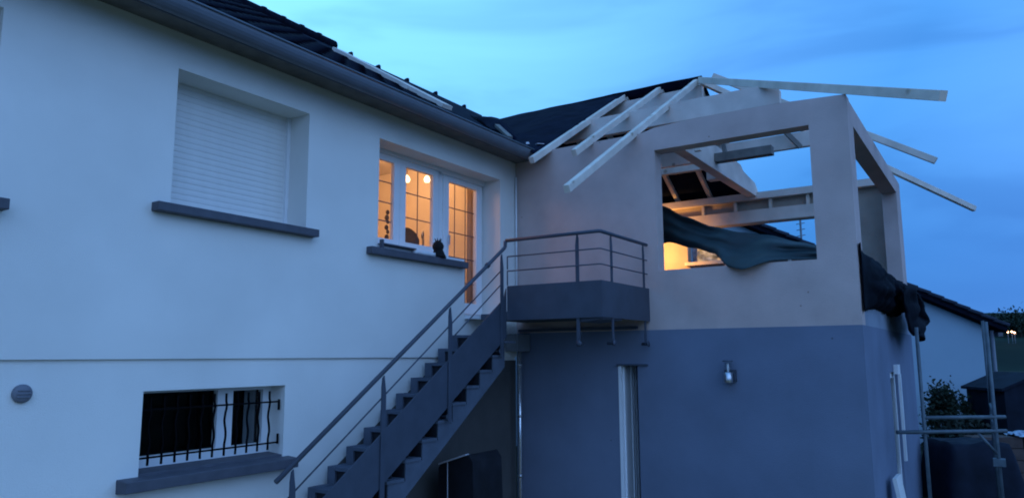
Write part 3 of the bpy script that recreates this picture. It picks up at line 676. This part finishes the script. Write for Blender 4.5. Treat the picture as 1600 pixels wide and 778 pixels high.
# ------------------------------------------------------------------ neighbour house
nb = Fh*18.5+Rh*11.75
NB = thing('neighbour_house', 'low white gabled house with dark tile verge beyond the scaffold', 'house', (nb.x, nb.y, 0))
nv = lambda a, d, z: nb - Rh*a + Fh*d + Vector((0, 0, z))   # a: metres to the left along the gable, d: metres back
e_z, sl_ = 2.83, .43
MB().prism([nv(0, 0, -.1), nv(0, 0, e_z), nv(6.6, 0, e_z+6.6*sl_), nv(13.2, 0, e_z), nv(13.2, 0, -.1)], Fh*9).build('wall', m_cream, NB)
rf = MB(); rf.prism([nv(-.40, -.25, e_z-.40*sl_+.02), nv(6.6, -.25, e_z+6.6*sl_+.02), nv(6.6, -.25, e_z+6.6*sl_+.16), nv(-.40, -.25, e_z-.40*sl_+.16)], Fh*9.5)
rf.prism([nv(6.602, -.25, e_z+6.6*sl_+.02), nv(13.9, -.25, e_z-.7*sl_+.02), nv(13.9, -.25, e_z-.7*sl_+.16), nv(6.602, -.25, e_z+6.6*sl_+.16)], Fh*9.5)
rf.build('roof', m_tile, NB)
vt = MB()
for k in range(24):
    a0 = -.42+k*.31
    p = nv(a0, -.30, e_z+a0*sl_+.20); q_ = nv(a0+.36, -.30, e_z+(a0+.36)*sl_+.23-.06)
    o = MB().beam(p+Fh*.18, q_+Fh*.18, .40, .085+.0*k, ch=.02).build('verge_tile', m_ntile, NB)
MB().beam(nv(-.44, .1, e_z-.5*sl_+.02), nv(-.44, 9, e_z-.5*sl_+.02), .12, .10).build('gutter', m_zinc, NB)
MB().tube([nv(-.12, -.06, .0), nv(-.12, -.06, e_z-.1)], .045, 8).build('downpipe', m_zinc, NB)
# aerial mast
am = Fh*24+Rh*9.5
A = thing('aerial_mast', 'thin television aerial mast rising behind the neighbour roof', 'aerial', (am.x, am.y, 3))
MB().tube([am+Vector((0, 0, 3)), am+Vector((0, 0, 7.0))], .035, 6).build('mast', m_zinc, A)
for k in range(7):
    z = 5.6+k*.2; MB().tube([am+Rh*-.14+Vector((0, 0, z)), am+Rh*.14+Vector((0, 0, z+.05))], .014, 5).build('element', m_zinc, A)

# ------------------------------------------------------------------ scaffold
SC = thing('scaffold_tower', 'grey tubular scaffold frame standing at the far corner of the extension', 'scaffold', (10, .45, 0))
p1, p2, p3 = (9.74, .80), (10.22, .125), (12.55, .19)
def pole(p, zt, r=.02): MB().tube([(p[0], p[1], 0), (p[0], p[1], zt)], r, 10).build('pole', m_galv2, SC)
m_galv2 = mat('dull_scaffold_tube', (.09, .12, .14), .6, .2, 10, .1, 40, metal=.3)
pole(p1, 2.46); pole(p2, 2.52); pole(p3, 2.62)
for z in (1.44, 1.285): 
    MB().tube([(p1[0]-(.22 if z < 1.4 else 0), p1[1]+(.26 if z < 1.4 else 0), z), (p2[0]+.07, p2[1]-.1, z)], .022, 8).build('ledger', m_galv2, SC)
MB().tube([(p2[0], p2[1], 1.46), (p3[0], p3[1], 1.46)], .022, 8).build('ledger', m_galv2, SC); MB().tube([(p2[0], p2[1], 1.30), (p3[0], p3[1], 1.30)], .022, 8).build('ledger', m_galv2, SC)
MB().tube([(10.10, .30, 1.27), (p2[0], p2[1], 1.02)], .016, 8).build('brace', m_galv2, SC)
MB().tube([(p2[0], p2[1], 2.2), (p3[0], p3[1], 1.46)], .016, 8).build('brace', m_galv2, SC)
for p in (p1, p2, p3): MB().box(p[0]-.08, p[0]+.08, p[1]-.08, p[1]+.08, 0.003, .02).build('base_plate', m_galv2, SC)
MB().box(10.16, 10.30, .06, .18, .90, .98).build('clamp', m_galv2, SC)

# white board leaning on the wall, lower right
wb = MB().beam((9.55, .98, -.0), (9.55, 1.10, .80), .42, .04, up=(0, 1, 0))
tag(wb.build('white_board', m_shut), 'pale board leaning on the grey side wall below the white shutter', 'board')

# ------------------------------------------------------------------ planting and clutter on the right
def at(px, dep): return Fh*dep+Rh*((px-800)/1156*dep)
def bush(name, label, cat, c, rx, ry, h, n, leaf=.09, m=m_leaf, group=None, z0=0.0, spiky=False):
    t = thing(name, label, cat, (c.x, c.y, 0), group)
    st = MB()
    tips = []
    for k in range(9):
        a = random.uniform(0, 6.28); rr = random.uniform(.15, .75)
        tip = Vector((c.x+rx*rr*math.cos(a), c.y+ry*rr*math.sin(a), h*random.uniform(.6, .97)))
        st.tube([(c.x+.06*math.cos(a), c.y+.06*math.sin(a), 0), ((c.x+tip.x)/2, (c.y+tip.y)/2, h*.42), tip], [.03, .02, .006], 5); tips.append(tip)
    st.build('stem', m_bark, t)
    lf = MB()
    cl_ = []
    for k in range(26):
        a = random.uniform(0, 6.28); u = random.random()**.5; z = random.uniform(.12, 1)
        prof_ = math.sqrt(max(.05, 1-(z*.92)**2.2))
        cl_.append(Vector((c.x+rx*u*prof_*math.cos(a), c.y+ry*u*prof_*math.sin(a), z0+h*z*.93)))
    for k in range(n):
        q_ = random.choice(cl_); s_ = .22*h**.5
        p = q_+Vector((random.gauss(0, s_*.6*rx), random.gauss(0, s_*.6*ry), random.gauss(0, s_*.45)))
        if p.z < .05: p.z = .05+random.random()*.2
        d = Vector((random.gauss(0, 1), random.gauss(0, 1), random.gauss(.4, .7))).normalized(); e = d.cross(Vector((random.gauss(0, 1), random.gauss(0, 1), random.gauss(0, 1)))).normalized()
        l = leaf*random.uniform(.6, 1.5)
        lf.add([p, p+d*l*.5+e*l*.28, p+d*l, p+d*l*.5-e*l*.28], [(0, 1, 2, 3)])
    lf.build('crown', m, t, weld=False)
    return t
bush('shrub', 'rounded dark shrub against the neighbour white gable wall', 'shrub', at(1462, 15.5), .60, .5, 1.42, 5200, leaf=.075)
bush('shrub', 'slim upright dark shrub right of the rounded one by the white gable', 'shrub', at(1497, 15.6), .20, .20, 1.30, 1300, leaf=.07)
bush('hedge', 'low dark clipped hedge in front of the neighbour house behind the scaffold', 'hedge', at(1490, 13.0), 1.2, .5, .95, 7000, m=m_leaf2)
bush('tall_hedge', 'tall dark hedge at the right edge beyond the scaffold', 'hedge', at(1625, 17), 1.5, 1.0, 1.72, 7000, leaf=.11, m=m_leaf2)
# dark car under cover
CP = thing('covered_pile', 'low pile under a dark blue black sheet behind the scaffold', 'covered pile', (at(1490, 11.5).x, at(1490, 11.5).y, 0))
m_sheet = mat('dark_blue_sheet', (.008, .012, .022), .7, .3, 4, .2, 10, spec=.1)
cp = at(1490, 11.5)
def pile(u, v):
    a = (u-.5)*1.15; d = (v-.5)*1.0
    hgt = .86*min(1, (math.sin(math.pi*u)*2.6))**.6*min(1, math.sin(math.pi*v)*2.4)**.5+.05*noise.noise(Vector((u*4, v*4, 6)))
    p = cp+Rh*a+Fh*d; return Vector((p.x, p.y, max(.004, hgt)))
MB().grid(pile, 30, 18).build('sheet', m_sheet, CP)
# pallet of blocks with pale plastic on top
bp = at(1572, 12.0)
BP = thing('block_stack', 'stack of brown building blocks under pale plastic at the right edge', 'block stack', (bp.x, bp.y, 0))
blk = MB().beam((-.19, 0, 0), (.19, 0, 0), .18, .18, ch=.008).mesh('block', m_brick)
for k in range(4):
    for i in range(4):
        for j in range(2):
            p = bp+Rh*(-.62+i*.40+random.uniform(-.01, .01))+Fh*(j*.2)+Vector((0, 0, .22+k*.185))
            piece('block', blk, BP, p, (0, 0, YAW-math.pi/2+random.uniform(-.02, .02)))
for d in (-.04, .22): MB().beam(bp-Rh*.85+Fh*d+Vector((0, 0, .065)), bp+Rh*.85+Fh*d+Vector((0, 0, .065)), .12, .12).build('pallet_board', m_woodd, BP)
def plas(u, v):
    p = bp+Rh*(-.15+1.0*u)+Fh*(-.16+.5*v); return Vector((p.x, p.y, .90+.10*noise.noise(Vector((u*4, v*3, 1)))+.05*noise.noise(Vector((u*11, v*9, 2)))))
pf = MB().grid(plas, 22, 12, thick=.004)
tag(pf.build('plastic_sheet', m_film), 'crumpled pale plastic sheet on top of the brown block stack', 'plastic sheet')
# tarp-covered taller item behind, dark blue
ch = at(1588, 14.5)
CR = thing('garden_shed', 'dark blue covered shed between the scaffold and the tall hedge', 'shed', (ch.x, ch.y, 0))
sv = lambda a, d, z: ch+Rh*a+Fh*d+Vector((0, 0, z))
MB().prism([sv(-.42, 0, 0), sv(.9, 0, 0), sv(.9, 0, 1.5), sv(.25, 0, 1.72), sv(-.42, 0, 1.45)], Fh*1.2).build('wall', m_sheet, CR)
MB().prism([sv(-.50, -.06, 1.44), sv(.25, -.06, 1.74), sv(.98, -.06, 1.49), sv(.98, -.06, 1.54), sv(.25, -.06, 1.79), sv(-.50, -.06, 1.49)], Fh*1.32).build('roof', m_sheet, CR)
# trees and lights on the hill
for k, (px, dep, hh) in enumerate([(1566, 150, 3.2), (1578, 158, 3.8), (1589, 148, 3.4), (1602, 155, 4.2), (1618, 150, 4), (1553, 160, 3.0)]):
    c = at(px, dep); 
    t = thing('hill_tree', ['leftmost dark tree on the far hill, beside the neighbour eave', 'dark tree right behind the three warm hill lights', 'tall dark tree just right of the warm hill lights', 'low dark tree on the far hill near the right edge', 'tallest dark tree on the far hill at the right edge', 'dark tree on the far hill hidden partly by the neighbour eave'][k], 'tree', (c.x, c.y, 6.5), 'trees on the far hill')
    lat = (c.dot(Rh)); u = (lat+60)/300; v = (dep-90)/180
    zz = hillz(u, v)[2]
    MB().tube([(c.x, c.y, zz-.2), (c.x, c.y, zz+hh*.5)], [.25, .12], 6).build('trunk', m_bark, t)
    lf = MB()
    for i in range(420):
        d = Vector((random.gauss(0, .36), random.gauss(0, .36), random.gauss(0, .26)))*hh
        p = Vector((c.x, c.y, zz+hh*.62))+d
        e = Vector((random.gauss(0, 1), random.gauss(0, 1), random.gauss(0, 1))).normalized(); g_ = e.cross(Vector((0, 0, 1))).normalized(); l = .35
        lf.add([p, p+e*l+g_*l*.6, p+e*l*2, p+e*l-g_*l*.6], [(0, 1, 2, 3)])
    lf.build('crown', m_leaf, t, weld=False)
for k, (px, py) in enumerate([(1569, 526.5), (1575.5, 526), (1579.5, 527.5)]):
    dep = 128; c = at(px, dep); z = 2.15+(559.5-py)/1156*dep*1.02
    t = thing('street_lamp', ['leftmost of the three warm lights on the dark hill', 'middle of the three warm lights on the dark hill', 'rightmost of the three warm lights on the dark hill'][k], 'street lamp', (c.x, c.y, z-3), 'lights on the far hill')
    MB().tube([(c.x, c.y, z-3.5), (c.x, c.y, z-.15)], .04, 6).build('pole', m_zinc, t)
    MB().lathe((c.x, c.y, z), [(0, -.13), (.13, -.08), (.14, .08), (0, .13)], 8).build('lantern', m_far, t)
